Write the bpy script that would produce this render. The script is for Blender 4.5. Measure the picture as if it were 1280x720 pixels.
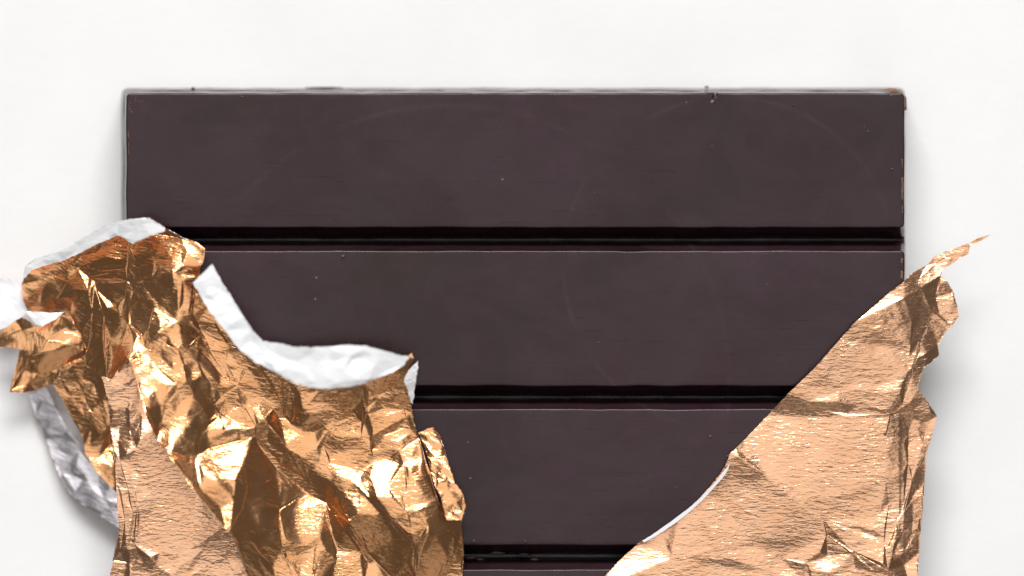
import bpy, bmesh, math, random
import numpy as np
from mathutils import Vector, geometry, noise

random.seed(7); np.random.seed(7)
for o in list(bpy.data.objects): bpy.data.objects.remove(o)
scene = bpy.context.scene
col = scene.collection

# ---------------------------------------------------------------- scale and camera
S = 0.00008                     # metres per unit of plan (a plan unit is one photo pixel on the table)
H = 6000.0                      # camera height in plan units
VX, VY = 450.0, 365.0           # point of the table straight below the lens
def W(x, y, z=0.0):             # plan position (x right, y towards the viewer, z up) -> metres
    return ((x-640)*S, (360-y)*S, z*S)
def at(px, py, z):              # the plan position at height z that is seen along the ray through the table point px, py
    k = 1.0 - z/H
    return VX+(px-VX)*k, VY+(py-VY)*k, z

cam = bpy.data.cameras.new('camera'); camo = bpy.data.objects.new('camera', cam); col.objects.link(camo)
camo.location = W(VX, VY, H); camo.rotation_euler = (0, 0, 0)
cam.sensor_width = 36; cam.lens = 36*H/1280
cam.shift_x = (640-VX)/1280; cam.shift_y = -(360-VY)/1280
cam.clip_start = 0.01; cam.clip_end = 50
cam.dof.use_dof = True; cam.dof.focus_distance = (H-92)*S; cam.dof.aperture_fstop = 7.0
scene.camera = camo

# ---------------------------------------------------------------- light: big window beyond the top edge, pale ceiling
world = bpy.data.worlds.new('World'); scene.world = world; world.use_nodes = True
bg = world.node_tree.nodes['Background']; bg.inputs['Color'].default_value = (1.0, .96, .93, 1); bg.inputs['Strength'].default_value = 0.095
def area(name, loc, target, sx, sy, radiance, colour):
    l = bpy.data.lights.new(name, 'AREA'); l.shape = 'RECTANGLE'; l.size = sx; l.size_y = sy
    l.energy = radiance*sx*sy*math.pi; l.color = colour
    o = bpy.data.objects.new(name, l); col.objects.link(o); o.location = loc
    o.rotation_euler = (Vector(target)-Vector(loc)).to_track_quat('-Z', 'Y').to_euler()
    return o
area('window_light', (0.0, 1.55, 1.35), (0, 0, 0), 1.7, 0.62, 17.9, (1.0, .985, .97))
area('viewer_fill_light', (0.5, -2.0, 1.5), (0, 0, 0), 2.2, 1.0, 0.42, (1.0, .96, .92))  # added weak fill from the viewer's side, varies the dark foil facets
area('ceiling_light', (0, 0.25, 2.3), (0, 0, 0), 2.45, 2.0, 1.0, (1.0, .985, .98))
scene.view_settings.view_transform = 'Standard'; scene.view_settings.look = 'None'
scene.view_settings.exposure = 0.0; scene.view_settings.gamma = 1.0
scene.render.engine = 'CYCLES'
scene.cycles.max_bounces = 10; scene.cycles.glossy_bounces = 8

# ---------------------------------------------------------------- materials
def mat(name):
    m = bpy.data.materials.new(name); m.use_nodes = True
    nt = m.node_tree; return m, nt, nt.nodes['Principled BSDF']
def nd(nt, t, **kw):
    n = nt.nodes.new(t)
    for k, v in kw.items():
        if k in n.inputs: n.inputs[k].default_value = v
        else: setattr(n, k, v)
    return n
def ramp(nt, src, a, b, ca, cb):
    r = nd(nt, 'ShaderNodeValToRGB'); e = r.color_ramp.elements
    e[0].position = a; e[0].color = ca; e[1].position = b; e[1].color = cb
    nt.links.new(src, r.inputs[0]); return r.outputs[0]
def mix(nt, fac, a, b, blend='MIX'):
    m = nd(nt, 'ShaderNodeMix', data_type='RGBA', blend_type=blend)
    for s, v in ((0, fac), (6, a), (7, b)):
        if hasattr(v, 'is_output'): nt.links.new(v, m.inputs[s])
        else: m.inputs[s].default_value = v
    return m.outputs[2]
def math_n(nt, op, a, b=0.0, c=None):
    m = nd(nt, 'ShaderNodeMath', operation=op)
    for i, v in enumerate((a, b, c)):
        if v is None: continue
        if hasattr(v, 'is_output'): nt.links.new(v, m.inputs[i])
        else: m.inputs[i].default_value = v
    return m.outputs[0]
def plan_coords(nt, sx=1.0, sy=1.0, sz=1.0):       # object coordinates in plan units
    t = nd(nt, 'ShaderNodeTexCoord'); m = nd(nt, 'ShaderNodeMapping')
    m.inputs['Scale'].default_value = (sx/S, sy/S, sz/S); nt.links.new(t.outputs['Object'], m.inputs[0]); return m.outputs[0]
def noise_n(nt, vec, scale, detail=3, rough=.5, dist=0.0):
    n = nd(nt, 'ShaderNodeTexNoise', Scale=scale, Detail=detail, Roughness=rough, Distortion=dist)
    nt.links.new(vec, n.inputs['Vector']); return n.outputs['Fac']

def make_table():
    m, nt, b = mat('white_table_paint'); L = nt.links
    c = plan_coords(nt)
    n1 = noise_n(nt, c, .006, 3); n2 = noise_n(nt, plan_coords(nt, .035, .10), 1, 4, .6); n3 = noise_n(nt, c, .35, 3, .6)
    base = ramp(nt, n1, .35, .65, (.80, .803, .803, 1), (.835, .835, .832, 1))
    base = mix(nt, .15, base, ramp(nt, n2, .35, .65, (.90, .90, .90, 1), (1, 1, 1, 1)), 'MULTIPLY')
    L.new(base, b.inputs['Base Color']); b.inputs['Roughness'].default_value = .6
    bp = nd(nt, 'ShaderNodeBump', Strength=.45, Distance=S*.8); L.new(n3, bp.inputs['Height']); L.new(bp.outputs[0], b.inputs['Normal'])
    return m

def make_choc():
    m, nt, b = mat('dark_chocolate'); L = nt.links
    c = plan_coords(nt)
    big = noise_n(nt, c, .006, 3, .55); mid = noise_n(nt, c, .03, 4, .6); streak = noise_n(nt, plan_coords(nt, .02, .004), 1, 3)
    fine = noise_n(nt, c, .5, 3, .7)
    base = ramp(nt, big, .32, .68, (.0205, .0088, .0084, 1), (.0290, .0112, .0160, 1))
    base = mix(nt, .6, base, ramp(nt, streak, .35, .65, (.92, .92, .92, 1), (1.1, 1.08, 1.1, 1)), 'MULTIPLY')
    base = mix(nt, .8, base, ramp(nt, mid, .3, .7, (.84, .84, .84, 1), (1.16, 1.14, 1.17, 1)), 'MULTIPLY')
    film = math_n(nt, 'MULTIPLY', ramp(nt, noise_n(nt, plan_coords(nt, .9, 1.2), .0085, 5, .62, .8), .40, .66, (0, 0, 0, 1), (1, 1, 1, 1)), .34)
    base = mix(nt, film, base, (.046, .028, .034, 1))
    sep = nd(nt, 'ShaderNodeSeparateXYZ'); L.new(c, sep.inputs[0]); arcs = None
    for (ax, ay, rad, wd) in ((560, 480, 345, 5), (905, 330, 205, 4)):
        dx = math_n(nt, 'SUBTRACT', sep.outputs[0], ax-640); dy = math_n(nt, 'SUBTRACT', sep.outputs[1], 360-ay)
        dd = math_n(nt, 'ABSOLUTE', math_n(nt, 'SUBTRACT', math_n(nt, 'SQRT', math_n(nt, 'ADD', math_n(nt, 'MULTIPLY', dx, dx), math_n(nt, 'MULTIPLY', dy, dy))), rad))
        g_ = math_n(nt, 'MAXIMUM', math_n(nt, 'SUBTRACT', 1.0, math_n(nt, 'DIVIDE', dd, wd)), 0.0)
        arcs = g_ if arcs is None else math_n(nt, 'MAXIMUM', arcs, g_)
    arcs = math_n(nt, 'MULTIPLY', arcs, math_n(nt, 'MULTIPLY', ramp(nt, noise_n(nt, c, .012, 2), .42, .6, (0, 0, 0, 1), (1, 1, 1, 1)), ramp(nt, fine, .35, .6, (0, 0, 0, 1), (1, 1, 1, 1))))
    base = mix(nt, math_n(nt, 'MULTIPLY', arcs, .28), base, (.075, .055, .06, 1))
    # bloom spots and dust grains
    v = nd(nt, 'ShaderNodeTexVoronoi', Scale=.030); L.new(c, v.inputs['Vector'])
    pick = math_n(nt, 'GREATER_THAN', noise_n(nt, c, .011, 2), .56)
    spot = math_n(nt, 'MULTIPLY', math_n(nt, 'LESS_THAN', v.outputs['Distance'], .035), pick)
    base = mix(nt, math_n(nt, 'MULTIPLY', spot, .55), base, (.30, .24, .22, 1))
    # worn, paler film on the edges
    L.new(base, b.inputs['Base Color'])
    b.inputs['IOR'].default_value = 1.40
    rr = nd(nt, 'ShaderNodeMapRange'); L.new(mid, rr.inputs[0]); rr.inputs[1].default_value = .3; rr.inputs[2].default_value = .7
    rr.inputs[3].default_value = .16; rr.inputs[4].default_value = .34; L.new(rr.outputs[0], b.inputs['Roughness'])
    # relief: grain, long scratches, mould swirls
    sc = noise_n(nt, plan_coords(nt, .012, .6), 1, 2, .5, 1.5)
    scl = math_n(nt, 'MULTIPLY', math_n(nt, 'GREATER_THAN', sc, .70), math_n(nt, 'GREATER_THAN', big, .5))
    w = nd(nt, 'ShaderNodeTexWave', Scale=.013, Distortion=4.0, Detail=2.0); w.wave_type = 'RINGS'; L.new(c, w.inputs['Vector'])
    hgt = math_n(nt, 'ADD', math_n(nt, 'MULTIPLY', fine, .35), math_n(nt, 'ADD', math_n(nt, 'MULTIPLY', scl, .5), math_n(nt, 'MULTIPLY', mid, 3.0)))
    hgt = math_n(nt, 'ADD', hgt, math_n(nt, 'MULTIPLY', w.outputs['Fac'], .6))
    bp = nd(nt, 'ShaderNodeBump', Strength=.35, Distance=S*.5); L.new(hgt, bp.inputs['Height']); L.new(bp.outputs[0], b.inputs['Normal'])
    return m

def make_chip():
    m, nt, b = mat('broken_chocolate'); c = plan_coords(nt)
    nt.links.new(ramp(nt, noise_n(nt, c, .3, 3), .3, .7, (.10, .045, .025, 1), (.24, .12, .07, 1)), b.inputs['Base Color'])
    b.inputs['Roughness'].default_value = .55
    return m

def make_foil(name, colour_a, colour_b, rough, crepe, metallic=1.0):
    m, nt, b = mat(name); L = nt.links
    uv = nd(nt, 'ShaderNodeUVMap', uv_map='paper').outputs[0]
    def mp(sx, sy):
        k = nd(nt, 'ShaderNodeMapping'); k.inputs['Scale'].default_value = (sx, sy, 1); L.new(uv, k.inputs[0]); return k.outputs[0]
    c1 = noise_n(nt, mp(.075, .25), 1, 2, .5, .45)
    c2 = noise_n(nt, mp(.16, .46), 1, 2, .5, .4)
    soft = noise_n(nt, mp(.03, .03), 1, 3, .55)
    amt = nd(nt, 'ShaderNodeMapRange'); L.new(noise_n(nt, mp(.017, .017), 1, 2), amt.inputs[0])
    amt.inputs[1].default_value = .3; amt.inputs[2].default_value = .7; amt.inputs[3].default_value = .3; amt.inputs[4].default_value = 1.15
    h = math_n(nt, 'ADD', math_n(nt, 'MULTIPLY', c1, 1.0), math_n(nt, 'MULTIPLY', c2, .42))
    h = math_n(nt, 'MULTIPLY', h, amt.outputs[0])
    bp = nd(nt, 'ShaderNodeBump', Strength=1.0, Distance=S*crepe); L.new(h, bp.inputs['Height']); L.new(bp.outputs[0], b.inputs['Normal'])
    L.new(ramp(nt, soft, .3, .7, colour_a, colour_b), b.inputs['Base Color'])
    b.inputs['Metallic'].default_value = metallic; b.inputs['Roughness'].default_value = rough
    return m

M_TABLE = make_table(); M_CHOC = make_choc(); M_CHIP = make_chip()
M_COPPER = make_foil('copper_foil', (.90, .50, .285, 1), (.93, .555, .345, 1), .26, 1.2)
M_COPPER_L = make_foil('copper_foil_crumpled_bounce', (.91, .445, .195, 1), (.94, .51, .255, 1), .235, 1.0)  # same copper foil; bounce light between folds put into a deeper orange
M_LINING = make_foil('lining_lit_white', (.82, .83, .85, 1), (.86, .865, .88, 1), .45, .35, .2)  # same inside as the silver; glare of lit folds put into a whiter mix
M_SILVER = make_foil('silver_lining', (.80, .75, .79, 1), (.88, .84, .88, 1), .36, .7, 1.0)

# ---------------------------------------------------------------- helpers
def empty(name, loc, label, cat):
    o = bpy.data.objects.new(name, None); col.objects.link(o); o.location = loc
    o.empty_display_size = .01; o['label'] = label; o['category'] = cat; return o
def link(name, me, mats, parent=None, label=None):
    for m in mats: me.materials.append(m)
    o = bpy.data.objects.new(name, me); col.objects.link(o)
    if parent:
        o.parent = parent; o.matrix_parent_inverse = parent.matrix_world.inverted() if False else o.matrix_parent_inverse
    if label: o['label'] = label
    return o

# ---------------------------------------------------------------- table
me = bpy.data.meshes.new('table_surface')
a = 6000
me.from_pydata([W(640-a, 360+a), W(640+a, 360+a), W(640+a, 360-a), W(640-a, 360-a)], [], [(0, 1, 2, 3)])
tb = link('table_surface', me, [M_TABLE]); tb['kind'] = 'structure'

# ---------------------------------------------------------------- chocolate bar
TOP, FLOOR, DR = 85.0, 44.0, 12.0
X0, X1, Y0 = 152.0, 1131.0, 110.0
ROWS = [(118.5, 283.0), (315.5, 481.0), (513.5, 680.0), (714.0, 880.0)]
BAR_END = 893.0
def unp(v, c, z): return c+(v-c)*(1-z/H)
def bar_height(x, y):
    if x < X0+4 or x > X1-4 or y < Y0+4 or y > BAR_END: return 0.0
    for a_, b_ in ROWS:
        if a_-2 < y < b_+2: return TOP
    return FLOOR+6
def tapered(name, z0, z1, lo, sh, hi, rv, re, parent, wob=.8, seed=0.0, dome=0.0, notch=None):
    """rounded, drafted block: lo / sh / hi = (x0, y0, x1, y1) at z0 / shoulder / z1, corner radius rv in plan, shoulder height re"""
    def ring(rect, r, n=6):
        x0, y0, x1, y1 = rect; pts = []
        for cx, cy, a0 in ((x1-r, y1-r, 0), (x0+r, y1-r, 90), (x0+r, y0+r, 180), (x1-r, y0+r, 270)):
            for i in range(n+1):
                t = math.radians(a0+90*i/n); pts.append((cx+r*math.cos(t), cy+r*math.sin(t)))
        out = []
        for i, p in enumerate(pts):
            q = pts[(i+1) % len(pts)]; d = math.hypot(q[0]-p[0], q[1]-p[1]); k = max(1, int(d/14))
            seg = [(p[0]+(q[0]-p[0])*j/k, p[1]+(q[1]-p[1])*j/k) for j in range(k)]
            if notch and abs(p[1]-y0) < .01 and abs(q[1]-y0) < .01 and d > 50:
                seg += [(notch+t_, y0) for t_ in (-3.2, -2.2, -1.8, 0, 1.8, 2.2, 3.2)]; seg.sort(key=lambda v: v[0], reverse=q[0] < p[0])
            out += seg
        return out
    def lerp_rect(t): return tuple(lo[i]+(sh[i]-lo[i])*t for i in range(4))
    base_ring = ring(hi, rv)
    x0, y0, x1, y1 = hi
    def place(p, rect):     # map hi-rect ring into rect
        return (rect[0]+(p[0]-x0)/(x1-x0)*(rect[2]-rect[0]), rect[1]+(p[1]-y0)/(y1-y0)*(rect[3]-rect[1]))
    rings = []
    zc = z1-re
    for t in (0, .35, .7, 1):
        z = z0+(zc-z0)*t; rc = lerp_rect(t); rings.append([(*place(p, rc), z) for p in base_ring])
    for k in range(1, 7):
        an = math.radians(90*k/6); f_ = 1-math.cos(an); z = zc+(z1-zc)*math.sin(an)
        a_ = sh; rc = tuple(a_[q]+(hi[q]-a_[q])*f_ for q in range(4))
        rings.append([(*place(p, rc), z) for p in base_ring])
    for ins in ((5, 12, 22, 36, 54, 70) if dome else ()):
        rc = (x0+ins, y0+ins, x1-ins, y1-ins); z = z1+dome*(1-(1-ins/80)**2); rings.append([(*place(p, rc), z) for p in base_ring])
    vs, fs = [], []
    n = len(base_ring)
    for ri, r in enumerate(rings):
        for (x, y, z) in r:
            e = noise.noise((x*.03+seed, y*.03, z*.02))*wob + noise.noise((x*.25, y*.25+seed, z*.1))*wob*.45
            cx, cy = (x0+x1)/2, (y0+y1)/2
            sx = e if abs(x-cx) > (x1-x0)/2-6 else 0; sy = e if abs(y-cy) > (y1-y0)/2-6 else 0
            if notch and 3 < ri < 11 and abs(x-notch) < 2.1 and y < y0+3: sy += 4.5; z -= 5
            vs.append(W(x+sx, y+sy, z))
    for ri in range(len(rings)-1):
        for i in range(n):
            j = (i+1) % n; fs.append((ri*n+j, ri*n+i, (ri+1)*n+i, (ri+1)*n+j))
    fs.append(tuple((len(rings)-1)*n+i for i in reversed(range(n))))
    fs.append(tuple(range(n)))
    m = bpy.data.meshes.new(name); m.from_pydata(vs, [], fs)
    bm = bmesh.new(); bm.from_mesh(m); bmesh.ops.recalc_face_normals(bm, faces=bm.faces); bm.to_mesh(m); bm.free()
    for p in m.polygons: p.use_smooth = len(p.vertices) == 4
    o = link(name, m, [M_CHOC], parent)
    return o
bar = empty('chocolate_bar', (0, 0, 0), 'dark brown chocolate bar with wide plain rows, half unwrapped on white table', 'chocolate')
def drf(z): return (DR-2)*z/TOP
def rect(d, ya, yb): return (X0+d, ya, X1-d, yb)
tapered('base', 0.3, FLOOR, rect(0, Y0, BAR_END), rect(drf(FLOOR-1), Y0+drf(FLOOR-1), BAR_END-4), rect(drf(FLOOR)+.6, Y0+drf(FLOOR)+.6, BAR_END-5), 8, 1.0, bar, seed=3)
for i, (ya, yb) in enumerate(ROWS):
    ya, yb = unp(ya, VY, TOP), unp(yb, VY, TOP)
    g = 16.3; dl = drf(FLOOR-3)+.3; ds = drf(TOP-2.4)
    tapered('segment', FLOOR-3, TOP, rect(dl, (Y0+dl) if i == 0 else ya-g, yb+g), rect(ds, (Y0+ds) if i == 0 else ya-2.7, yb+1.8),
            rect(DR, (Y0+DR) if i == 0 else ya, yb), 5.5, 2.9, bar, seed=10+i*7, dome=2.2, notch=888.0 if i == 0 else None)

# broken bits along the rim: parts of the bar
def chunk(name, pts, z0, z1, parent, material, jit=.6):
    """irregular flake: plan outline pts, bevelled towards its top"""
    n = len(pts); cx = sum(p[0] for p in pts)/n; cy = sum(p[1] for p in pts)/n
    vs = []
    for z, k in ((z0, 1.0), ((z0+z1)/2, 1.04), (z1, .72)):
        for p in pts:
            vs.append(W(*(at if parent else (lambda *q: q))(cx+(p[0]-cx)*k+random.uniform(-jit, jit)*.5, cy+(p[1]-cy)*k+random.uniform(-jit, jit)*.5, z+random.uniform(-jit, jit)*.4)))
    fs = [(r*n+i, r*n+(i+1) % n, (r+1)*n+(i+1) % n, (r+1)*n+i) for r in range(2) for i in range(n)]
    fs += [tuple(2*n+i for i in range(n)), tuple(reversed(range(n)))]
    m = bpy.data.meshes.new(name); m.from_pydata(vs, [], fs)
    bm = bmesh.new(); bm.from_mesh(m); bmesh.ops.recalc_face_normals(bm, faces=bm.faces); bm.to_mesh(m); bm.free()
    return link(name, m, [material], parent)
chunk('edge_flash', [(379, 110.6), (384, 109.4), (398, 108.7), (415, 108.8), (426, 109.2), (430, 110.2), (424, 111.2), (395, 111.2)], 1, 3, bar, M_CHOC, .3)
chunk('edge_flash', [(1106, 112.5), (1113, 110.2), (1121, 111.3), (1128, 115.5), (1132.5, 122), (1133, 136), (1130.5, 138), (1129.5, 125), (1125, 118), (1116, 114.5)], 58, 68, bar, M_CHIP, .4)
for (x, y, l, q) in ((1127.6, 236, 34, 1), (1127.5, 326, 9, 1.6), (1127.4, 344, 13, 1.5), (1127.8, 205, 16, .7), (1128, 262, 12, .8), (160.5, 168, 12, .6), (161, 186, 20, .5)):
    chunk('edge_chip', [(x-1.2*q, y-l/2), (x+.9*q, y-l/2+1), (x+1.3*q, y-l/5), (x+.7*q, y), (x+1.0*q, y+l/2), (x-1.0*q, y+l/2-2), (x-1.6*q, y+l/6), (x-.7*q, y-l/5)], 83, 85.6, bar, M_CHIP, .5)
for (x, y) in ((241, 110), (883, 108.5)):
    chunk('edge_chip', [(x-2.5, y), (x, y-1.6), (x+3, y-.5), (x+2, y+1.6), (x-1.5, y+1.4)], 20, 26, bar, M_CHIP)
for k in range(16):      # scuffs on the first row's corners and rim
    if k < 10: x, y = random.uniform(161, 178), random.uniform(121, 152)
    else: x, y = random.choice([(895, 121), (700, 120.5), (520, 120), (1100, 122), (300, 120.5), (1116, 119)]); x += random.uniform(-3, 3)
    an = random.uniform(0, 3.14); l = random.uniform(1.2, 3.6); ca, sa = math.cos(an), math.sin(an)
    chunk('scuff', [(x-l*ca, y-l*sa), (x+.5*sa, y-.5*ca), (x+l*ca, y+l*sa), (x-.6*sa, y+.6*ca)], 84.6, 85.5, bar, M_CHIP, .2)

for (x, y, l) in ((588, 697, 9), (622, 691, 14), (655, 693, 10), (668, 699, 7), (735, 705, 8), (748, 707, 6), (600, 699, 6)):   # crumbled wall of the lowest groove
    chunk('edge_chip', [(x-l, y+.5), (x-l*.3, y-1.6), (x+l*.4, y-1.1), (x+l, y+.8), (x+l*.2, y+1.5)], 50, 58, bar, M_CHOC if l > 9 else M_CHIP, .8)

# crumbs lying on the bar
CR = [(429, 320, 2.4, 'pale shaving at the top edge of the second row, near the white lining'), (909, 570, 1.6, 'tiny white crumb beside the notch in the right foil flap'),
      (845, 609, 1.5, 'tiny pale crumb on the third row, left of the torn white rim'), (588, 598, 1.9, 'pale crumb on the third row beside the curled foil lip'),
      (585, 553, 1.3, 'minute pale crumb on the third row, above another beside the curled lip'), (888, 545, 1.7, 'brown crumb on the third row above the notch in the right flap'),
      (592, 676, 2.6, 'largest crumb, above the lowest groove beside the crumpled foil'), (1085, 164, 1.7, 'larger of two white crumbs near the top right corner of the bar'),
      (1080, 158, 1.3, 'smaller of two white crumbs near the top right corner of the bar'), (992, 131, 1.3, 'tiny crumb by the top edge of the first row, right of middle'),
      (890, 183, 1.3, 'tiny crumb in the middle height of the first row, right half'), (1115, 211, 1.4, 'tiny crumb near the right end of the first row'),
      (748, 428, 1.2, 'minute crumb alone in the middle of the second row'), (657, 676, 1.6, 'small crumb at the lower edge of the third row, between the flaps')]
for (x, y, r, lb) in CR:
    z = TOP+1.9; px, py, _ = at(x, y, z); pts = []
    for k in range(6):
        t = k*math.pi/3+random.uniform(-.3, .3); q = r*random.uniform(.6, 1.1)
        pts.append((px+q*math.cos(t), py+q*math.sin(t)*.8))
    o = chunk('chocolate_crumb', pts, z, z+r*.9, None, M_CHIP, .3)
    o['category'] = 'crumb'; o['group'] = 'crumbs on the chocolate bar'
    o['label'] = lb

# ---------------------------------------------------------------- crumpled foil sheets
def inside(pt, poly):
    x, y = pt; r = False; n = len(poly); j = n-1
    for i in range(n):
        xi, yi = poly[i]; xj, yj = poly[j]
        if (yi > y) != (yj > y) and x < (xj-xi)*(y-yi)/(yj-yi)+xi: r = not r
        j = i
    return r
TX = [0, .1, .2, .35, .45, .55, .65, .8, .9, 1.0]
TY = [-.66, -.61, -.55, -.43, -.25, -.05, .09, .25, .36, .46]
def sheet(name, boundary, creases, seeds, prior, mats, parent, levels=4, smooth=6, crumple=2.2, mu=.0035, wx=.35, rot=(0, 0),
          floor=None, thick=.7, tear=.7, label=None, pins=(), extra=0, shake=0.0, gjit=0.0, extra_if=None):
    """a foil sheet folded along the given creases; the seeds say how far each facet leans towards the window"""
    key = {}; V = []; E = []
    def vid(p):
        k = (round(p[0], 1), round(p[1], 1))
        if k not in key: key[k] = len(V); V.append(Vector(p))
        return key[k]
    def poly(ps, close=False):
        ids = [vid(p) for p in ps]
        for i in range(len(ids)-1):
            if ids[i] != ids[i+1]: E.append((ids[i], ids[i+1]))
        if close: E.append((ids[-1], ids[0]))
    poly(boundary, True)
    for c in creases: poly(c)
    if extra:
        rnd = random.Random(len(boundary)); bx = [p[0] for p in boundary]; by = [p[1] for p in boundary]
        hard = [v.copy() for v in V]
        yy = min(by)
        while yy < max(by):
            xx = min(bx)
            while xx < max(bx):
                p = (xx+rnd.uniform(-.45, .45)*extra, yy+rnd.uniform(-.45, .45)*extra)
                if inside(p, boundary) and min((v.x-p[0])**2+(v.y-p[1])**2 for v in hard) > (extra*.5)**2 and (extra_if is None or extra_if(*p)): vid(p)
                xx += extra
            yy += extra
    vs, es, fs, *_ = geometry.delaunay_2d_cdt(V, E, [], 0, 1e-4)
    P = np.array([(v.x, v.y) for v in vs])
    T = [tuple(f) for f in fs if inside(tuple(P[list(f)].mean(0)), boundary)]
    used = sorted({i for t in T for i in t}); rm = {u: k for k, u in enumerate(used)}
    P = P[used]; T = np.array([[rm[i] for i in t] for t in T]); n = len(P)
    sd = np.array([(s[0], s[1]) for s in seeds])
    C = P[T].mean(1)
    owner = np.array([np.argmin(((sd-c)**2).sum(1)) for c in C])
    tone = np.array([seeds[k][2] for k in owner]); gxs = np.array([seeds[k][3] if len(seeds[k]) > 3 else 0.0 for k in owner])
    wxs = np.array([.8 if len(seeds[k]) > 3 else wx for k in owner])
    rs = np.random.RandomState(len(boundary)); gxs = gxs+rs.uniform(-gjit, gjit, len(T))
    A = []; B = []
    varea = np.zeros(n)
    for t, tn, gx, w in zip(T, tone, gxs, wxs):
        (xa, ya), (xb, yb), (xc, yc) = P[t]
        D = (xb-xa)*(yc-ya)-(xc-xa)*(yb-ya)
        if abs(D) < 1e-6: continue
        ar = math.sqrt(abs(D)/2); varea[t] += abs(D)/6
        bx = np.array([yb-yc, yc-ya, ya-yb])/D; by = np.array([xc-xb, xa-xc, xb-xa])/D
        r = np.zeros(n); r[t] = by*ar; A.append(r); B.append(np.interp(tn, TX, TY)*ar)
        r = np.zeros(n); r[t] = bx*ar*w; A.append(r); B.append(gx*ar*w)
    z0 = np.array([prior(*p) for p in P])
    for i in range(n):
        r = np.zeros(n); q = mu*math.sqrt(varea[i]+1); r[i] = q; A.append(r); B.append(z0[i]*q)
    for (qx, qy, qz, rad) in pins:
        for i in range(n):
            if math.hypot(P[i, 0]-qx, P[i, 1]-qy) <= rad:
                r = np.zeros(n); r[i] = 6.0; A.append(r); B.append(qz*6.0)
    Z = np.linalg.lstsq(np.array(A), np.array(B), rcond=None)[0]
    Z = Z+rs.uniform(-shake, shake, n)
    # 4-way subdivision
    P3 = np.column_stack([P, Z]); own = owner
    for _ in range(levels):
        e = np.sort(np.concatenate([T[:, [0, 1]], T[:, [1, 2]], T[:, [2, 0]]]), 1)
        u, inv = np.unique(e, axis=0, return_inverse=True); inv = inv.ravel(); m = len(T); b = len(P3)
        P3 = np.vstack([P3, (P3[u[:, 0]]+P3[u[:, 1]])/2])
        ab, bc, ca = inv[:m]+b, inv[m:2*m]+b, inv[2*m:]+b
        T = np.vstack([np.column_stack([T[:, 0], ab, ca]), np.column_stack([ab, T[:, 1], bc]), np.column_stack([ca, bc, T[:, 2]]), np.column_stack([ab, bc, ca])])
        own = np.tile(own, 4)
    e = np.sort(np.concatenate([T[:, [0, 1]], T[:, [1, 2]], T[:, [2, 0]]]), 1)
    u, cnt = np.unique(e, axis=0, return_counts=True)
    onb = np.zeros(len(P3), bool); onb[u[cnt == 1].ravel()] = True
    deg = np.zeros(len(P3)); np.add.at(deg, u[:, 0], 1); np.add.at(deg, u[:, 1], 1)
    ln = np.hypot(*(P3[u[:, 0], :2]-P3[u[:, 1], :2]).T)
    wgt = 1.0/np.maximum(ln, .4)
    ws = np.zeros(len(P3)); np.add.at(ws, u[:, 0], wgt); np.add.at(ws, u[:, 1], wgt)
    for _ in range(smooth):
        acc = np.zeros(len(P3)); np.add.at(acc, u[:, 0], P3[u[:, 1], 2]*wgt); np.add.at(acc, u[:, 1], P3[u[:, 0], 2]*wgt)
        P3[:, 2] = .35*P3[:, 2]+.65*acc/ws
    px, py = P3[:, 0].copy(), P3[:, 1].copy()
    off = sum(ord(c) for c in name)*.37
    for i in range(len(P3)):
        x, y = px[i], py[i]
        q = (x/26+off, y/19, off); r1 = noise.noise(q); q2 = (x/11+off, y/8, off+5); r2 = noise.noise(q2)
        s = noise.noise((x/60, y/60, off+9))
        P3[i, 2] += crumple*((abs(r1)*-2.2+.6)+(abs(r2)*-.9+.25)*(.6+s))
        if onb[i]:
            P3[i, 0] += tear*(noise.noise((x/5, y/5, 3.1))+.6*noise.noise((x/2.1, y/2.1, 8.7)))
            P3[i, 1] += tear*(noise.noise((x/5, y/5, 13.1))+.6*noise.noise((x/2.1, y/2.1, 18.7)))
        if floor:
            f = floor(x, y); d = P3[i, 2]-f; P3[i, 2] = f+(d if d > 20 else math.log1p(math.exp(d/2.5))*2.5)
    co = [W(*at(*p)) for p in P3]
    m = bpy.data.meshes.new(name); m.from_pydata(co, [], [tuple(reversed(t)) for t in T.tolist()])
    # keep copper side up
    m.update()
    if sum(p.normal.z for p in m.polygons[:50]) < 0: m.flip_normals()
    uvl = m.uv_layers.new(name='paper')
    angs = np.array([math.radians(random.uniform(*rot)) for _ in seeds])
    li = np.array([l.vertex_index for l in m.loops]); pi = np.repeat(np.arange(len(m.polygons)), 3)
    an = angs[own[pi]]; x, y = px[li], py[li]
    uv = np.column_stack([x*np.cos(an)+y*np.sin(an), -x*np.sin(an)+y*np.cos(an)]); uvl.data.foreach_set('uv', uv.ravel())
    m.polygons.foreach_set('use_smooth', [True]*len(m.polygons))
    sharp_rim(m)
    o = link(name, m, mats, parent, label)
    if thick:
        sm = o.modifiers.new('thickness', 'SOLIDIFY'); sm.thickness = thick*S; sm.offset = -1
        if len(mats) > 1: sm.material_offset = 1; sm.material_offset_rim = 1
    return o

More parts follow.
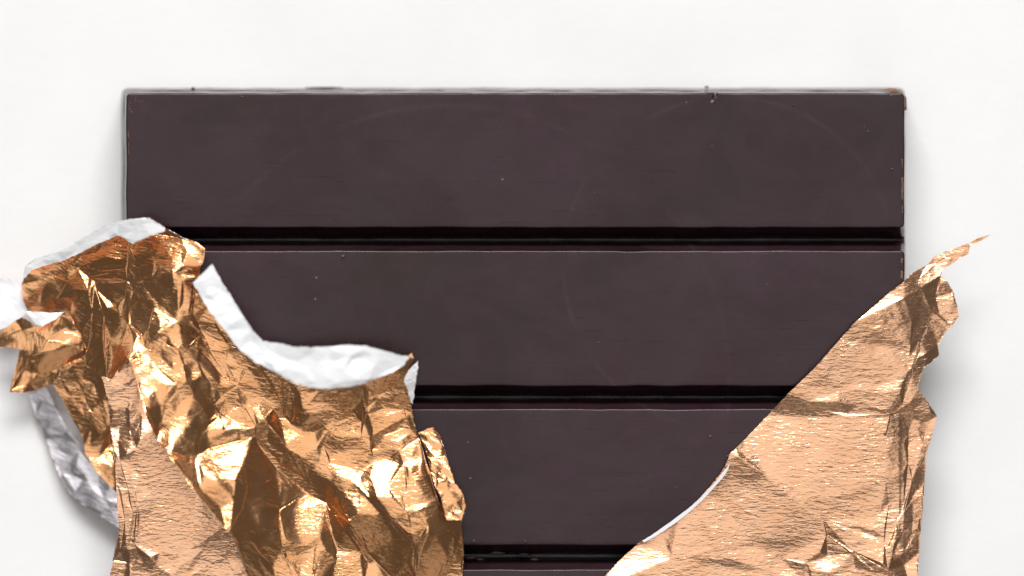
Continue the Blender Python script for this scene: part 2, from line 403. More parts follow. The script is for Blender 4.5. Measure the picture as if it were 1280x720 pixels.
def sharp_rim(m):
    bm = bmesh.new(); bm.from_mesh(m)
    for e in bm.edges:
        if e.is_boundary: e.smooth = False
    bm.to_mesh(m); bm.free()
def ribbon(name, rows, mats, parent, bulge=8, nu=10, nv=18, wrinkle=1.6, thick=.3, label=None, tear=1.0, freq=(14, 9)):
    """folded-over strip: rows of ((x,y,z) outer edge, (x,y,z) inner edge)"""
    o_ = np.array([r[0] for r in rows], float); i_ = np.array([r[1] for r in rows], float)
    n = len(rows); N = (n-1)*nu+1
    def cat(P, t):
        k = min(int(t), n-2); f = t-k; p0 = P[max(k-1, 0)]; p1 = P[k]; p2 = P[k+1]; p3 = P[min(k+2, n-1)]
        return .5*((2*p1)+(p2-p0)*f+(2*p0-5*p1+4*p2-p3)*f*f+(3*p1-p0-3*p2+p3)*f**3)
    vs, uvs = [], []
    off = sum(ord(c) for c in name)*.71+len(rows)
    for a_ in range(N):
        A = cat(o_, a_/nu); B = cat(i_, a_/nu)
        for b_ in range(nv+1):
            t = b_/nv; p = A+(B-A)*t
            z = p[2]+bulge*math.sin(math.pi*t)
            q = noise.noise((p[0]/freq[0]+off, p[1]/freq[1], off)); q2 = noise.noise((p[0]/5+off, p[1]/4, off))
            q3 = noise.noise((p[0]/(freq[0]*.42)+off, p[1]/(freq[1]*.42)+p[0]/(freq[0]*.9), off+3)); z += wrinkle*(-2.0*abs(q)+.6-.35*abs(q3)+.05*q2)
            x, y = p[0], p[1]
            if b_ in (0, nv) or a_ in (0, N-1):
                x += tear*(noise.noise((x/4, y/4, 2.2))+.7*noise.noise((x/1.7, y/1.7, 5.2))); y += tear*(noise.noise((x/4, y/4, 7.2))+.7*noise.noise((x/1.7, y/1.7, 9.2)))
            vs.append(W(*at(x, y, z))); uvs.append((p[0], p[1]))
    fs = [(a_*(nv+1)+b_, a_*(nv+1)+b_+1, (a_+1)*(nv+1)+b_+1, (a_+1)*(nv+1)+b_) for a_ in range(N-1) for b_ in range(nv)]
    m = bpy.data.meshes.new(name); m.from_pydata(vs, [], fs); m.update()
    if sum(p.normal.z for p in m.polygons) < 0: m.flip_normals()
    uvl = m.uv_layers.new(name='paper')
    for l in m.loops: uvl.data[l.index].uv = uvs[l.vertex_index]
    m.polygons.foreach_set('use_smooth', [True]*len(m.polygons))
    sharp_rim(m)
    o = link(name, m, mats, parent, label)
    sm = o.modifiers.new('thickness', 'SOLIDIFY'); sm.thickness = thick*S; sm.offset = -1
    if len(mats) > 1: sm.material_offset = 1; sm.material_offset_rim = 1
    return o

def lining(name, rows, mats, parent, tone=.56, extra=10, shake=.7, gjit=.14, tear=1.1, label=None, lift=0, mu=.04, crumple=.15):
    """crinkled strip between an outer and an inner edge, both given as (x, y, z)"""
    pts = np.array([p for rw in rows for p in rw], float)
    bd = [tuple(rw[0][:2]) for rw in rows]+[tuple(rw[1][:2]) for rw in reversed(rows)]
    def prior(x, y):
        d = (pts[:, 0]-x)**2+(pts[:, 1]-y)**2+4.0; w = 1/d**1.5
        return float((w*pts[:, 2]).sum()/w.sum())+lift
    sd = [((rw[0][0]+rw[1][0])/2, (rw[0][1]+rw[1][1])/2, tone+random.uniform(-.05, .05)) for rw in rows]
    return sheet(name, bd, [], sd, prior, mats, parent, levels=3, smooth=2, crumple=crumple, mu=mu, extra=extra, shake=shake, gjit=gjit, tear=tear, thick=.3, rot=(0, 40), label=label)
wrap = empty('foil_wrapper', (0, 0, 0), 'torn copper coloured foil wrapper peeled back around the chocolate bar', 'wrapper')
def lerp(x, xs, ys): return float(np.interp(x, xs, ys))
def over_bar(x, y):
    t = min(1, max(0, (x-128)/32)); t = t*t*(3-2*t)
    return 3.0+(TOP-1.5)*t

def over_bar_soft(x, y):
    f = TOP+1.5
    for g_ in (497.0, 697.0): f -= 20*math.exp(-((y-g_)/13)**2)
    return f if x < 1124 else f-(f-6)*min(1, (x-1124)/60)
# --- smooth wrap on the left edge of the bar
F_B = [(127, 470), (140, 474), (158, 445), (200, 450), (240, 520), (300, 620), (345, 722), (345, 800), (134, 800), (137, 722), (141, 702), (149, 662), (147, 640), (145, 600), (144, 580), (138, 535), (135, 500)]
F_C = [[(138, 535), (150, 575), (160, 610), (166, 640), (161, 690), (164, 705)], [(147, 605), (156, 650), (151, 688), (142, 700)], [(166, 600), (172, 632), (168, 680), (161, 690)],
       [(142, 700), (170, 705), (195, 706), (216, 720), (190, 735)], [(275, 662), (256, 684), (268, 690), (260, 706), (236, 722)], [(268, 690), (285, 700), (310, 722)],
       [(138, 535), (148, 536), (160, 530), (174, 512)], [(148, 536), (165, 545), (178, 520)], [(160, 610), (200, 620), (245, 612)], [(168, 680), (200, 690), (240, 685), (256, 684)]]
F_S = [(155, 500, .55), (160, 522, .42), (166, 531, .93), (180, 580, .52), (220, 600, .5), (205, 650, .60), (205, 700, .78), (240, 695, .55), (152, 630, .57, .08), (159, 668, .45, .15), (169, 650, .4, .1),
       (175, 710, .08), (160, 725, .5), (262, 697, .15), (280, 712, .58), (148, 655, .58, .08), (300, 720, .55)]
sheet('side_wrap', F_B, F_C, F_S, lambda x, y: lerp(x, [135, 147, 160, 172, 400], [80, 85, 89, 91, 92]), [M_COPPER, M_SILVER], wrap, crumple=.3, levels=4, extra=13, shake=1.2, gjit=.25, extra_if=lambda x, y: x < 178 or y > 695, mu=.012, rot=(-2, 4), floor=lambda x, y: lerp(x, [140, 162], [66, 86.5]), label='smooth copper foil still wrapped round the left edge')

# --- crumpled flap
C_B = [(35, 390), (28, 372), (27, 355), (33, 341), (48, 334), (75, 326), (100, 312), (125, 297), (150, 287), (170, 285), (187, 283), (207, 285), (228, 297), (246, 303), (256, 311), (255, 325), (250, 335),
       (250, 345), (268, 372), (285, 398), (305, 425), (325, 442), (345, 452), (365, 460), (400, 470), (450, 465), (490, 455), (508, 446), (515, 441), (517, 449), (510, 462), (508, 478), (513, 502), (518, 530), (524, 548),
       (548, 627), (560, 640), (577, 650), (580, 690), (578, 722), (572, 800), (335, 800), (310, 722), (290, 668), (284, 664), (240, 610), (215, 575), (197, 550), (183, 522), (172, 480), (160, 447),
       (157, 455), (143, 473), (136, 480), (134, 500), (138, 530), (146, 560), (152, 585), (150, 605), (140, 610), (120, 590), (107, 568), (103, 545), (88, 520), (78, 500), (66, 480), (75, 468), (90, 458), (105, 446),
       (108, 438), (100, 415), (90, 403), (75, 391), (60, 393)]
C_C = [
 [(35, 372), (67, 345), (104, 318)], [(60, 392), (67, 377), (83, 353), (98, 337), (104, 318)], [(104, 318), (118, 317), (127, 309), (160, 307)], [(27, 360), (50, 350), (75, 340), (104, 318)],
 [(100, 334), (116, 327), (132, 320), (160, 325)], [(115, 337), (157, 335), (159, 351), (112, 347), (115, 337)], [(112, 347), (118, 353), (135, 354), (155, 353)], [(122, 353), (135, 363), (153, 368), (158, 363)],
 [(98, 352), (104, 349), (110, 352), (106, 356), (98, 352)], [(115, 350), (110, 365), (95, 387), (88, 397)], [(113, 360), (115, 390), (112, 430), (106, 444)], [(118, 360), (130, 395), (130, 438), (104, 472)],
 [(121, 363), (135, 384), (150, 393), (140, 378), (121, 363)], [(150, 393), (160, 405), (158, 414), (150, 432), (140, 455), (138, 470)], [(150, 393), (141, 405), (139, 425), (133, 470)], [(159, 351), (156, 372), (150, 393)],
 [(187, 294), (228, 298), (256, 311)], [(250, 333), (228, 331), (212, 330), (206, 335), (193, 327), (190, 312), (187, 294)], [(170, 305), (187, 294)], [(150, 287), (152, 298), (168, 305)], [(168, 305), (160, 307)],
 [(100, 318), (125, 304), (152, 298)],
 [(160, 307), (167, 318), (190, 322), (207, 329)], [(160, 307), (172, 334), (193, 327)], [(172, 334), (178, 352), (190, 378)], [(159, 335), (168, 362), (192, 384), (222, 402)], [(160, 307), (159, 335), (159, 351)],
 [(228, 350), (223, 388), (222, 402)], [(193, 327), (215, 342), (246, 345)], [(243, 346), (240, 392), (252, 415)], [(222, 402), (236, 392), (243, 370)],
 [(192, 384), (186, 412), (180, 434)], [(222, 402), (210, 418), (180, 434)], [(222, 402), (252, 415), (236, 434)], [(210, 418), (222, 435)], [(252, 415), (270, 438), (285, 440)], [(236, 434), (262, 437)],
 [(168, 362), (160, 385), (160, 405), (178, 419), (180, 434)], [(165, 398), (176, 416)], [(172, 420), (166, 438), (160, 447)], [(180, 434), (172, 438), (160, 447)],
 [(172, 438), (195, 458), (219, 480)], [(160, 447), (190, 468), (219, 480)], [(180, 434), (200, 434), (222, 436), (236, 434)], [(222, 436), (229, 455), (219, 480)], [(229, 455), (233, 477), (222, 488), (219, 480)], [(222, 488), (212, 505), (202, 528)], [(219, 480), (206, 505), (202, 528), (197, 550)],
 [(229, 452), (247, 452), (262, 478), (258, 492), (243, 493), (232, 477)], [(222, 436), (247, 452), (250, 436)], [(236, 434), (250, 438), (262, 437)], [(250, 438), (275, 468), (297, 481)], [(262, 437), (283, 470), (297, 481)], [(262, 478), (268, 506)],
 [(262, 437), (283, 441), (283, 456), (297, 481)], [(283, 441), (294, 434), (308, 458), (297, 481)], [(294, 434), (300, 438), (308, 458)], [(252, 415), (268, 404), (285, 430), (300, 438)], [(243, 493), (268, 506)],
 [(297, 481), (276, 495), (268, 507)], [(297, 484), (284, 500), (268, 507)], [(268, 507), (275, 520), (307, 535), (320, 533)], [(274, 514), (283, 520), (307, 535), (280, 538), (274, 514)], [(297, 481), (305, 508), (320, 533)],
 [(308, 458), (330, 495), (342, 512), (320, 533)], [(316, 512), (328, 499), (340, 511), (325, 529), (316, 512)], [(308, 455), (325, 462), (352, 505), (357, 523)], [(342, 512), (348, 522), (376, 545)], [(330, 495), (348, 522)],
 [(325, 445), (353, 466), (356, 520), (363, 529)], [(363, 529), (378, 512), (382, 490), (366, 473), (353, 466)], [(382, 490), (392, 485), (400, 488)], [(378, 512), (400, 488)], [(400, 488), (420, 474)], [(366, 473), (400, 488)],
 [(363, 529), (378, 539), (400, 527), (425, 517), (440, 512), (453, 528)], [(363, 529), (376, 545), (392, 541), (412, 530), (440, 520), (452, 528)], [(450, 470), (452, 500), (455, 528), (463, 563)], [(452, 480), (460, 515), (464, 545), (463, 563)],
 [(460, 488), (473, 498), (458, 510)], [(473, 498), (490, 486), (508, 482)], [(458, 517), (473, 498)], [(455, 480), (475, 492), (500, 470)], [(458, 517), (480, 510), (505, 512), (513, 502)], [(463, 563), (466, 545), (508, 522), (518, 530)], [(505, 512), (512, 535), (522, 547)],
 [(466, 563), (480, 545), (505, 535), (512, 535)], [(463, 563), (490, 551), (512, 541), (522, 547)], [(468, 576), (476, 562), (500, 551), (500, 562), (484, 573), (468, 576)], [(463, 563), (448, 590), (443, 603)], [(468, 576), (450, 596), (443, 603)],
 [(524, 548), (500, 565), (484, 573)], [(505, 580), (512, 588), (518, 628), (507, 632), (505, 580)], [(548, 627), (525, 637), (510, 640)], [(500, 565), (505, 580)],
 [(395, 560), (412, 534), (440, 522)], [(376, 545), (395, 560)], [(376, 545), (388, 563), (400, 577)], [(395, 560), (400, 577)], [(404, 557), (416, 542), (440, 532), (452, 545), (463, 563)], [(440, 522), (440, 532)], [(404, 557), (412, 570), (428, 563), (430, 545)],
 [(463, 563), (450, 580), (440, 586), (412, 580), (404, 557)], [(440, 586), (443, 603)], [(400, 577), (403, 594), (415, 604), (430, 600), (443, 603)], [(404, 557), (400, 577)],
 [(320, 533), (336, 530), (360, 562), (386, 600)], [(400, 577), (394, 588), (386, 600)], [(336, 530), (357, 555), (366, 542), (348, 522)], [(357, 555), (378, 572), (400, 577)], [(320, 533), (330, 556), (350, 580), (386, 600)], [(386, 600), (407, 612), (415, 604)],
 [(245, 571), (260, 562), (315, 548), (321, 553)], [(250, 541), (245, 571)], [(250, 541), (260, 552), (300, 540), (318, 535), (321, 553)], [(275, 520), (250, 541)], [(250, 541), (243, 558), (245, 571)], [(268, 507), (262, 525), (250, 541)],
 [(321, 553), (305, 580), (295, 600), (292, 625), (286, 664)], [(245, 571), (256, 590), (272, 605), (278, 635), (284, 664)], [(183, 522), (215, 555), (245, 571)], [(245, 571), (250, 610), (284, 664)],
 [(305, 582), (309, 610), (303, 637), (288, 664)], [(321, 553), (345, 585), (395, 622), (407, 629)], [(350, 580), (395, 622)], [(321, 553), (345, 600), (350, 636), (348, 662)], [(310, 640), (330, 632), (350, 636)], [(310, 640), (328, 662)],
 [(350, 638), (380, 618), (407, 629)], [(407, 629), (401, 668), (394, 684), (357, 697)], [(350, 638), (352, 680), (357, 697)], [(358, 675), (380, 682), (394, 684)], [(290, 668), (320, 664), (350, 662), (355, 690)],
 [(300, 672), (322, 695), (345, 725)], [(312, 675), (340, 705), (360, 740)], [(357, 697), (376, 722), (385, 760)], [(394, 684), (391, 725), (385, 760)], [(357, 697), (370, 740)],
 [(407, 629), (430, 660), (452, 690), (456, 730), (460, 800)], [(407, 629), (413, 660), (420, 700), (420, 800)], [(407, 626), (437, 655), (462, 692), (490, 722), (510, 760)], [(452, 690), (470, 705), (495, 740)],
 [(407, 612), (418, 630), (437, 652)], [(415, 604), (428, 615), (437, 648)], [(443, 603), (456, 622), (449, 640), (439, 652)], [(456, 622), (475, 645), (495, 676)], [(439, 652), (470, 668), (495, 676)], [(443, 603), (462, 622), (490, 648), (516, 671)], [(456, 622), (485, 645), (518, 680), (521, 722), (525, 760)],
 [(495, 676), (510, 700), (521, 722)], [(472, 622), (490, 624), (508, 640), (500, 655)], [(508, 640), (516, 671)], [(508, 640), (523, 636), (516, 671)], [(523, 636), (527, 655), (516, 671)], [(516, 671), (535, 656), (546, 668), (562, 660), (577, 650)], [(535, 656), (545, 633), (560, 640)], [(560, 662), (558, 695), (545, 730)], [(577, 655), (568, 690), (550, 730)],
 # side of the crumple below the pocket
 [(104, 472), (118, 468), (133, 470), (143, 473)], [(75, 470), (90, 495), (104, 520), (103, 545)], [(90, 458), (104, 490), (112, 512)], [(95, 475), (108, 500), (112, 515), (122, 505), (118, 480)], [(112, 515), (114, 535), (105, 560)], [(112, 515), (126, 545), (138, 555), (120, 575)], [(116, 490), (128, 500), (134, 520)], [(126, 545), (138, 530)], [(112, 575), (128, 570), (138, 555), (150, 585)], [(88, 500), (104, 520)],
]
C_S = [
 (45, 352, .3), (58, 340, .35), (62, 370, .47), (90, 338, .55), (88, 352, .66), (115, 312, .62), (140, 316, .48), (130, 325, .25), (112, 330, .12), (140, 330, .1), (135, 343, .62), (130, 357, .2), (150, 359, .5), (104, 352, .95), (78, 384, .12), (98, 370, .25), (92, 382, .5),
 (104, 390, .05), (112, 400, .02), (124, 405, .1), (120, 380, .15), (136, 380, .97), (143, 375, .25), (140, 395, .5), (154, 390, .5), (152, 412, .05), (146, 420, .5), (136, 430, .5), (118, 450, .42), (108, 460, .2), (145, 440, .08), (150, 455, .6),
 (135, 300, .4), (110, 308, .4), (165, 295, .4), (60, 331, .45), (150, 292, .4),
 (225, 314, .93), (212, 305, .9), (204, 331, .95), (178, 303, .38), (180, 316, .4), (180, 325, .45), (164, 330, .4), (195, 352, .5), (208, 375, .6), (233, 375, .25), (235, 338, .5), (180, 372, .5), (250, 385, .22), (222, 290, .4), (246, 306, .7),
 (195, 402, .66), (228, 418, .45), (205, 428, .32), (170, 395, .5), (170, 410, .75), (166, 428, .6), (255, 428, .62), (245, 400, .12), (275, 418, .06), (265, 390, .25), (290, 430, .15),
 (193, 455, .7), (178, 446, .7), (200, 447, .36), (215, 445, .42), (224, 462, .2), (228, 478, .05), (210, 505, .1), (240, 470, .65), (250, 480, .4), (243, 447, .25), (258, 465, .25), (265, 462, .66), (280, 468, .45), (275, 452, .18), (288, 455, .28), (297, 450, .35), (255, 436, .5), (297, 440, .2),
 (185, 485, .66), (195, 505, .55), (225, 510, .4), (215, 535, .36), (232, 550, .3), (250, 520, .42), (285, 500, .02), (275, 505, .5), (283, 527, .93), (297, 510, .4), (300, 528, .35), (262, 545, .55), (290, 545, .38), (290, 572, 1.0), (275, 590, .97),
 (205, 548, .8), (232, 582, .95), (262, 625, .9), (258, 600, .45), (270, 620, .42), (300, 612, .45), (297, 640, .5),
 (325, 585, .62), (360, 610, .78), (325, 620, .6), (330, 645, .42), (312, 655, .6), (375, 645, 1.0), (372, 670, .9), (372, 688, .62), (380, 710, 1.0), (330, 680, .3), (310, 690, .33), (345, 700, .4), (405, 690, .6), (435, 700, .62), (400, 720, .5),
 (312, 490, .4), (327, 513, .68), (335, 480, .08), (345, 510, .05), (345, 490, .12), (365, 500, .42), (385, 478, .3), (350, 455, .15), (425, 500, .34), (405, 515, .38), (390, 534, .06), (430, 516, .3), (355, 540, .82), (375, 562, .5), (345, 560, .1), (370, 585, .15), (330, 542, .06), (382, 553, .45),
 (420, 530, .62), (395, 550, .55), (415, 555, .3), (440, 560, .48), (425, 580, .6), (452, 540, .66), (405, 580, .9), (430, 594, .9), (401, 588, .05), (395, 570, .2),
 (459, 530, .08), (455, 500, .3), (470, 480, .3), (466, 499, .55), (490, 478, .28), (485, 502, .5), (508, 495, .35), (490, 522, .72), (475, 532, .6), (485, 542, .08), (510, 525, .6), (495, 545, .92), (487, 562, .5), (470, 595, .92), (490, 610, .97), (511, 605, .55), (530, 595, .95), (458, 578, .5), (520, 560, .95),
 (422, 620, .4), (430, 615, .45), (445, 628, .93), (468, 655, .36), (478, 640, .1), (500, 668, .12), (478, 690, .3), (500, 700, .35), (478, 638, .15), (490, 638, .9), (505, 650, .5), (516, 650, .5), (525, 645, .75), (440, 665, .12), (462, 690, .2), (475, 715, .85),
 (540, 690, .08), (530, 700, .05), (548, 648, .62), (565, 680, .42), (573, 700, .5), (515, 690, .4), (470, 780, .5), (380, 780, .5), (540, 780, .5),
 (82, 490, .5), (95, 500, .42), (105, 495, .35), (118, 495, .55), (125, 515, .6), (108, 530, .38), (122, 535, .5), (130, 548, .08), (112, 558, .55), (130, 576, .93), (140, 595, .6), (135, 490, .5), (120, 585, .5), (92, 520, .5),
]
C_P = [(28, 360, 48, 14), (48, 334, 52, 5), (75, 326, 58, 5), (100, 312, 66, 5), (125, 297, 76, 5), (150, 287, 88, 5), (170, 285, 94, 5), (187, 283, 100, 5), (207, 285, 112, 5),
       (250, 345, 122, 6), (268, 372, 122, 5), (285, 398, 122, 5), (305, 425, 122, 5), (325, 442, 122, 5), (345, 452, 122, 5), (365, 460, 122, 5), (400, 470, 124, 5), (450, 465, 126, 5), (490, 455, 130, 5), (510, 446, 140, 8),
       (160, 447, 134, 3), (183, 522, 150, 3), (215, 575, 158, 3), (240, 610, 160, 3), (285, 665, 156, 4), (310, 722, 130, 3),
       (548, 627, 118, 3), (577, 650, 104, 3), (578, 690, 96, 4)]
def C_prior(x, y):
    z = lerp(x, [20, 60, 100, 150, 200, 300, 460, 540, 585], [42, 60, 82, 104, 125, 135, 135, 125, 98])
    if x > 160: z += lerp(y, [430, 560, 700, 800], [0, 6, 10, -10])
    if 92 < x < 150 and 350 < y < 450: z -= 10
    if x < 152 and y > 440: z = lerp(y, [440, 500, 600], [50, 45, 30])+lerp(x, [80, 150], [-15, 30])
    return z
sheet('crumpled_flap', C_B, C_C, C_S, C_prior, [M_COPPER_L, M_SILVER], wrap, crumple=.32, rot=(-4, 28), floor=over_bar, smooth=4, pins=C_P, levels=3, extra=12.5, shake=.9, gjit=.24, extra_if=lambda x, y: not (y > 535 and 190 < x < 560) or noise.noise((x*.37, y*.41, 2)) > .12, label='deeply crumpled peeled-back left part of the foil')

# --- pocket at the far left
P_B = [(-14, 422), (5, 412), (20, 400), (28, 396), (45, 408), (60, 405), (75, 393), (85, 396), (92, 405), (101, 412), (104, 425), (112, 442), (95, 456), (80, 473), (60, 483), (45, 488), (28, 491), (12, 490), (18, 465), (25, 436), (10, 434), (-14, 434)]
P_C = [[(25, 436), (40, 438), (48, 434), (58, 426), (85, 430), (112, 442)], [(40, 438), (35, 446), (30, 462), (14, 488)], [(112, 442), (80, 465), (60, 471), (35, 481), (14, 488)], [(35, 446), (40, 466), (60, 466), (82, 455), (112, 442)], [(35, 446), (60, 440), (90, 434)],
       [(20, 400), (28, 412), (45, 415), (60, 405)], [(28, 412), (32, 425), (40, 438)], [(75, 393), (82, 408), (90, 415), (104, 425)], [(82, 408), (60, 426)], [(80, 424), (90, 416), (92, 422), (80, 424)], [(-14, 428), (10, 420), (28, 412)], [(30, 462), (40, 466), (38, 480)], [(45, 468), (52, 466), (52, 473)]]
P_S = [(8, 428, .45), (15, 412, .55), (25, 425, .55), (38, 426, .6), (38, 405, .35), (60, 417, .63), (76, 403, .45), (92, 411, .4), (98, 425, .6), (87, 420, .95), (75, 420, .62), (62, 433, .62), (60, 452, .12), (80, 446, .15), (36, 472, .9), (49, 470, .05), (70, 476, .62), (90, 462, .65), (25, 480, .5), (24, 460, .55), (33, 450, .45), (30, 487, .6)]
sheet('pocket_fold', P_B, P_C, P_S, lambda x, y: 50 - (12 if (35 < x < 95 and 440 < y < 465) else 0), [M_COPPER_L, M_SILVER], wrap, crumple=.3, levels=3, extra=11, shake=1.2, gjit=.3, mu=.006, rot=(60, 100), smooth=4, label='small copper pocket of foil sticking out at the left')

# --- flat flap on the right
R_B = [(735, 742), (758, 718), (775, 700), (800, 677), (825, 663), (850, 645), (872, 625), (890, 605), (902, 590), (909, 577), (912, 567), (920, 560), (935, 545), (960, 519), (985, 492), (1000, 478), (1022, 456), (1050, 424), (1070, 402), (1090, 385), (1110, 367), (1130, 352), (1140, 341), (1158, 332),
       (1168, 321), (1180, 315), (1195, 310), (1211, 304), (1224, 297), (1239, 293), (1226, 301), (1212, 308), (1210, 318), (1200, 322), (1190, 330), (1180, 335), (1176, 345), (1184, 352), (1192, 365), (1197, 385), (1199, 395), (1190, 408), (1184, 412), (1172, 432), (1174, 444), (1165, 452), (1156, 458), (1151, 470), (1147, 487),
       (1156, 497), (1171, 520), (1165, 545), (1157, 570), (1156, 600), (1153, 640), (1151, 665), (1149, 690), (1147, 722), (1147, 800), (690, 800)]
R_C = [[(1112, 518), (1106, 545), (1106, 570), (1108, 600), (1111, 630), (1105, 680), (1110, 713)], [(1150, 425), (1140, 460), (1128, 505), (1116, 517), (1112, 518)], [(1010, 502), (1045, 502), (1070, 507), (1108, 513), (1112, 518)], [(1000, 509), (1025, 512), (1060, 517), (1108, 518), (1112, 518)],
       [(970, 520), (1010, 522), (1060, 521), (1112, 521)], [(1116, 517), (1135, 505), (1156, 497)], [(1116, 520), (1140, 524), (1150, 528), (1147, 537), (1135, 546), (1135, 580), (1130, 630), (1120, 655), (1107, 690), (1110, 713)], [(1112, 521), (1135, 546)], [(1150, 528), (1171, 520)], [(1116, 518), (1142, 512), (1160, 505)],
       [(1157, 570), (1140, 600), (1130, 640), (1128, 665), (1115, 695)], [(1147, 660), (1130, 692), (1118, 700), (1110, 713)], [(1110, 713), (1130, 706), (1149, 690)], [(1110, 713), (1135, 722), (1147, 730)], [(1128, 665), (1140, 665), (1151, 665)],
       [(1030, 650), (1065, 688), (1110, 713)], [(1033, 668), (1065, 692), (1095, 716), (1110, 718)], [(1030, 650), (1034, 668), (1025, 690), (1008, 703)], [(945, 683), (975, 697), (1008, 703)], [(1008, 703), (1035, 694), (1065, 691)], [(1008, 703), (1014, 730)], [(1003, 704), (1005, 730)], [(1068, 690), (1074, 700), (1068, 708), (1040, 715), (1014, 712)],
       [(920, 560), (960, 595), (1000, 630), (1030, 650), (1100, 678)], [(912, 567), (922, 570), (931, 604), (895, 622)], [(760, 718), (840, 698), (900, 694), (975, 697)], [(1090, 385), (1130, 372), (1152, 378), (1165, 390), (1190, 408)], [(1130, 352), (1152, 360), (1176, 345)], [(1152, 360), (1165, 390)], [(1165, 390), (1160, 405), (1150, 425)],
       [(1150, 425), (1172, 432)], [(1130, 372), (1140, 400), (1138, 430), (1150, 425)], [(1140, 341), (1150, 347), (1168, 330)], [(1168, 330), (1190, 318), (1211, 306)], [(1100, 372), (1118, 378), (1105, 385)], [(1176, 352), (1170, 372), (1185, 395)], [(985, 492), (1050, 488), (1125, 490)], [(1050, 424), (1138, 430)]]
R_S = [(860, 660, .6), (960, 640, .57), (900, 683, .58), (850, 706, .9), (960, 712, .86), (1040, 470, .5), (1080, 450, .46), (1050, 494, .62), (1060, 505, .36), (1050, 514, .3), (1060, 519, .3), (1050, 533, .93), (1040, 565, .47), (1070, 590, .45), (1060, 630, .45), (1120, 570, .44, -.24), (1120, 610, .44, -.24), (1145, 560, .57, -.08), (1150, 610, .55, -.12), (1010, 675, .5), (1028, 680, .3), (1065, 672, .6),
       (1040, 702, .93), (1085, 708, .12), (1050, 688, .62), (1115, 665, .5), (1128, 690, .35), (1140, 680, .55), (1140, 710, .6), (1090, 690, .55), (1130, 530, .5), (1145, 512, .45), (1135, 515, .25), (1155, 540, .55), (1120, 400, .55, -.05), (1100, 378, .75), (1115, 460, .5, -.15), (1140, 365, .56), (1150, 345, .9), (1160, 372, .54), (1180, 380, .58, -.1), (1175, 410, .57, -.1), (1155, 400, .56), (1160, 440, .5), (1148, 450, .57, -.15), (1180, 322, .6, 0), (1185, 328, .62, 0), (1215, 302, .62, 0), (920, 590, .46), (940, 570, .75), (1010, 709, .2), (1060, 730, .6), (850, 760, .6)]
def R_prior(x, y):
    if y < 345: return lerp(x, [1140, 1160, 1240], [86, 78, 60])
    return lerp(x, [1095, 1108, 1130, 1150, 1175, 1200], [93, 97, 92, 84, 75, 68])
sheet('smooth_flap', R_B, R_C, R_S, R_prior, [M_COPPER, M_SILVER], wrap, crumple=.3, levels=4, extra=13, shake=1.2, gjit=.17, extra_if=lambda x, y: x > 1128 or y < 372 or (y > 640 and x > 1085), mu=.02, rot=(-2, 5), floor=over_bar_soft, smooth=5, label='flat creped right part of the foil with torn diagonal edge')

# --- turned-over white lining
lining('lining_fold', [((29, 345, 98), (32, 347, 88)), ((31, 333, 94), (42, 335, 94)), ((46, 322, 94), (58, 331, 100)), ((72, 315, 98), (78, 326, 106)), ((95, 302, 104), (102, 315, 114)), ((120, 288, 112), (124, 304, 126)),
        ((137, 279, 120), (148, 294, 134)), ((160, 274, 130), (166, 305, 150)), ((186, 272, 140), (187, 295, 154)), ((207, 285, 154), (206, 289, 148))], [M_LINING, M_COPPER], wrap, tone=.47, extra=9, shake=1.0, gjit=.25, mu=.06, label='white strip of lining along the top left rim')
lining('lining_fold', [((-14, 349, 26), (-14, 416, 40)), ((10, 348, 28), (4, 411, 42)), ((22, 355, 32), (18, 404, 46)), ((33, 372, 38), (28, 397, 46)), ((35, 386, 46), (33, 391, 38))], [M_LINING, M_COPPER], wrap, tone=.6, extra=9, shake=.8, gjit=.3, label='white patch of lining at the left picture edge')
lining('lining_fold', [((33, 389, 66), (36, 394, 74)), ((50, 390, 68), (44, 405, 80)), ((66, 391, 70), (53, 408, 82)), ((80, 390, 74), (70, 399, 80))], [M_LINING, M_COPPER], wrap, extra=7, shake=.6, gjit=.2, label='small white scrap of lining above the pocket')
lining('lining_fold', [((265, 330, 154), (241, 354, 160)), ((277, 352, 158), (252, 372, 164)), ((291, 374, 160), (264, 392, 166)), ((305, 396, 160), (281, 413, 166)), ((320, 418, 160), (300, 438, 166)), ((329, 426, 162), (318, 452, 168)), ((341, 428, 164), (336, 461, 170)),
        ((355, 430, 166), (352, 470, 172)), ((366, 433, 168), (368, 479, 174)), ((385, 434, 170), (386, 484, 176)), ((410, 433, 172), (406, 486, 178)), ((437, 431, 172), (430, 484, 178)), ((455, 432, 172), (452, 480, 178)), ((475, 437, 170), (470, 473, 176)), ((500, 444, 164), (489, 466, 170)), ((512, 446, 158), (505, 457, 164))], [M_LINING, M_COPPER], wrap, tone=.52, extra=12, shake=1.2, gjit=.22, mu=.06, label='long white lining strip folded over the chocolate rows')
lining('lining_fold', [((523, 451, 146), (517, 456, 150)), ((522, 462, 138), (507, 468, 142)), ((520, 476, 128), (505, 477, 136)), ((518, 490, 116), (510, 489, 126)), ((516, 505, 104), (513, 502, 110))], [M_LINING, M_COPPER], wrap, extra=7, shake=.5, gjit=.15, label='narrow white spike of lining hanging into the groove')
lining('curled_lip', [((541, 534, 100), (523, 540, 100)), ((549, 544, 105), (527, 549, 105)), ((557, 566, 115), (535, 571, 115)), ((563, 588, 124), (539, 591, 124)), ((569, 604, 131), (545, 610, 130)), ((579, 618, 135), (552, 624, 132)), ((582, 634, 128), (556, 640, 126)), ((577, 650, 114), (558, 650, 114))], [M_COPPER_L, M_SILVER], wrap, tone=.66, extra=8, shake=1.6, gjit=.35, mu=.03, label='pale raised lip at the right side of the crumple')
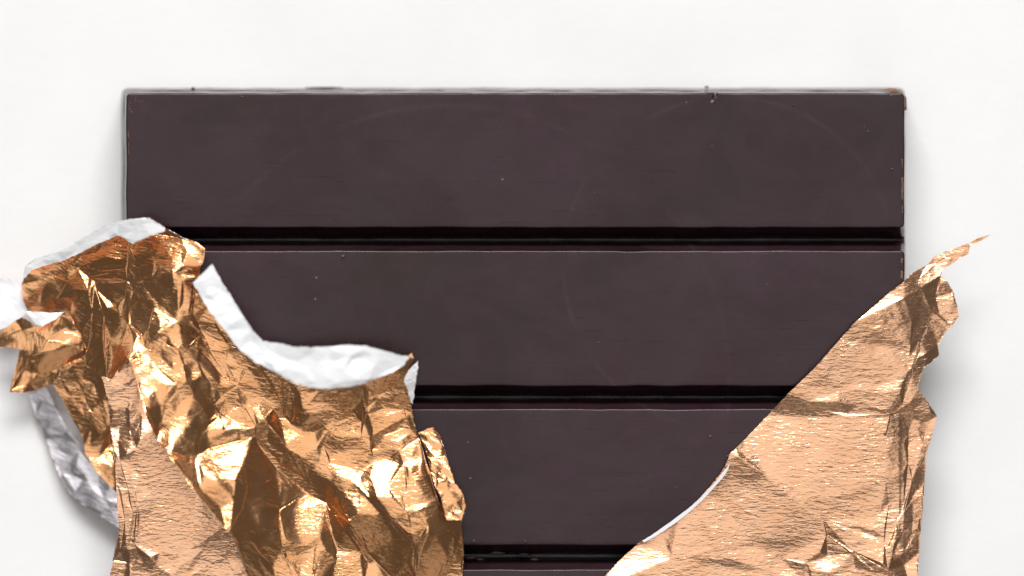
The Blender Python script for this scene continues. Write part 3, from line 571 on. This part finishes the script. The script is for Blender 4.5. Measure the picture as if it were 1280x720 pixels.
lining('lining_strip', [((36, 494, 5), (58, 484, 14)), ((45, 521, 7), (70, 510, 15)), ((58, 550, 10), (84, 536, 17)), ((66, 574, 13), (100, 556, 20)), ((76, 600, 17), (110, 576, 24)), ((90, 620, 22), (124, 592, 28)), ((104, 631, 26), (138, 606, 32)), ((126, 645, 30), (150, 622, 36)), ((152, 662, 36), (158, 640, 40))], [M_SILVER, M_COPPER], wrap, tone=.55, extra=13, shake=1.5, gjit=.3, mu=.03, crumple=.4, label='grey silver inside of the foil below the pocket')
ribbon('torn_rim', [((911, 574, 95), (913, 576, 98)), ((906, 586, 95), (909, 589, 99)), ((891, 605, 94), (894, 608, 99)), ((869, 628, 94), (872, 631, 99)), ((845, 647, 92), (848, 651, 98)), ((820, 665, 91), (823, 668, 96)), ((803, 676, 91), (805, 678, 94))], [M_LINING, M_COPPER], wrap, bulge=0, wrinkle=.15, tear=.3, label='thin white torn edge of the right flap')

# --- foil going down the two long sides of the bar to the table
ribbon('side_skirt', [((141, 540, 78), (150, 545, 2)), ((147, 590, 80), (150, 590, 2)), ((150, 640, 80), (150, 640, 2)), ((147, 690, 80), (149, 690, 2)), ((141, 720, 80), (149, 720, 2)), ((140, 800, 80), (148, 800, 2))], [M_COPPER, M_SILVER], wrap, bulge=0, wrinkle=.5)
# --- the part below the picture where both flaps join round the bar
def end_wrap():
    nx, ny = 110, 26; vs, uvs = [], []
    for j in range(ny+1):
        y = 770+j*(960-770)/ny
        for i in range(nx+1):
            x = 128+i*(1158-128)/nx
            d = min(x-128, 1158-x, (960-y)*.75 if y > 900 else 1e9)
            z = 2+min(1, max(0, d)/26)**.7*96+3*noise.noise((x/40, y/30, 4))-3*abs(noise.noise((x/17, y/12, 9)))
            vs.append(W(x, y, max(z, 1))); uvs.append((x, y))
    fs = [(j*(nx+1)+i, (j+1)*(nx+1)+i, (j+1)*(nx+1)+i+1, j*(nx+1)+i+1) for j in range(ny) for i in range(nx)]
    m = bpy.data.meshes.new('end_wrap'); m.from_pydata(vs, [], fs); m.update()
    uvl = m.uv_layers.new(name='paper')
    for l in m.loops: uvl.data[l.index].uv = uvs[l.vertex_index]
    m.polygons.foreach_set('use_smooth', [True]*len(m.polygons))
    link('end_wrap', m, [M_COPPER], wrap)
end_wrap()
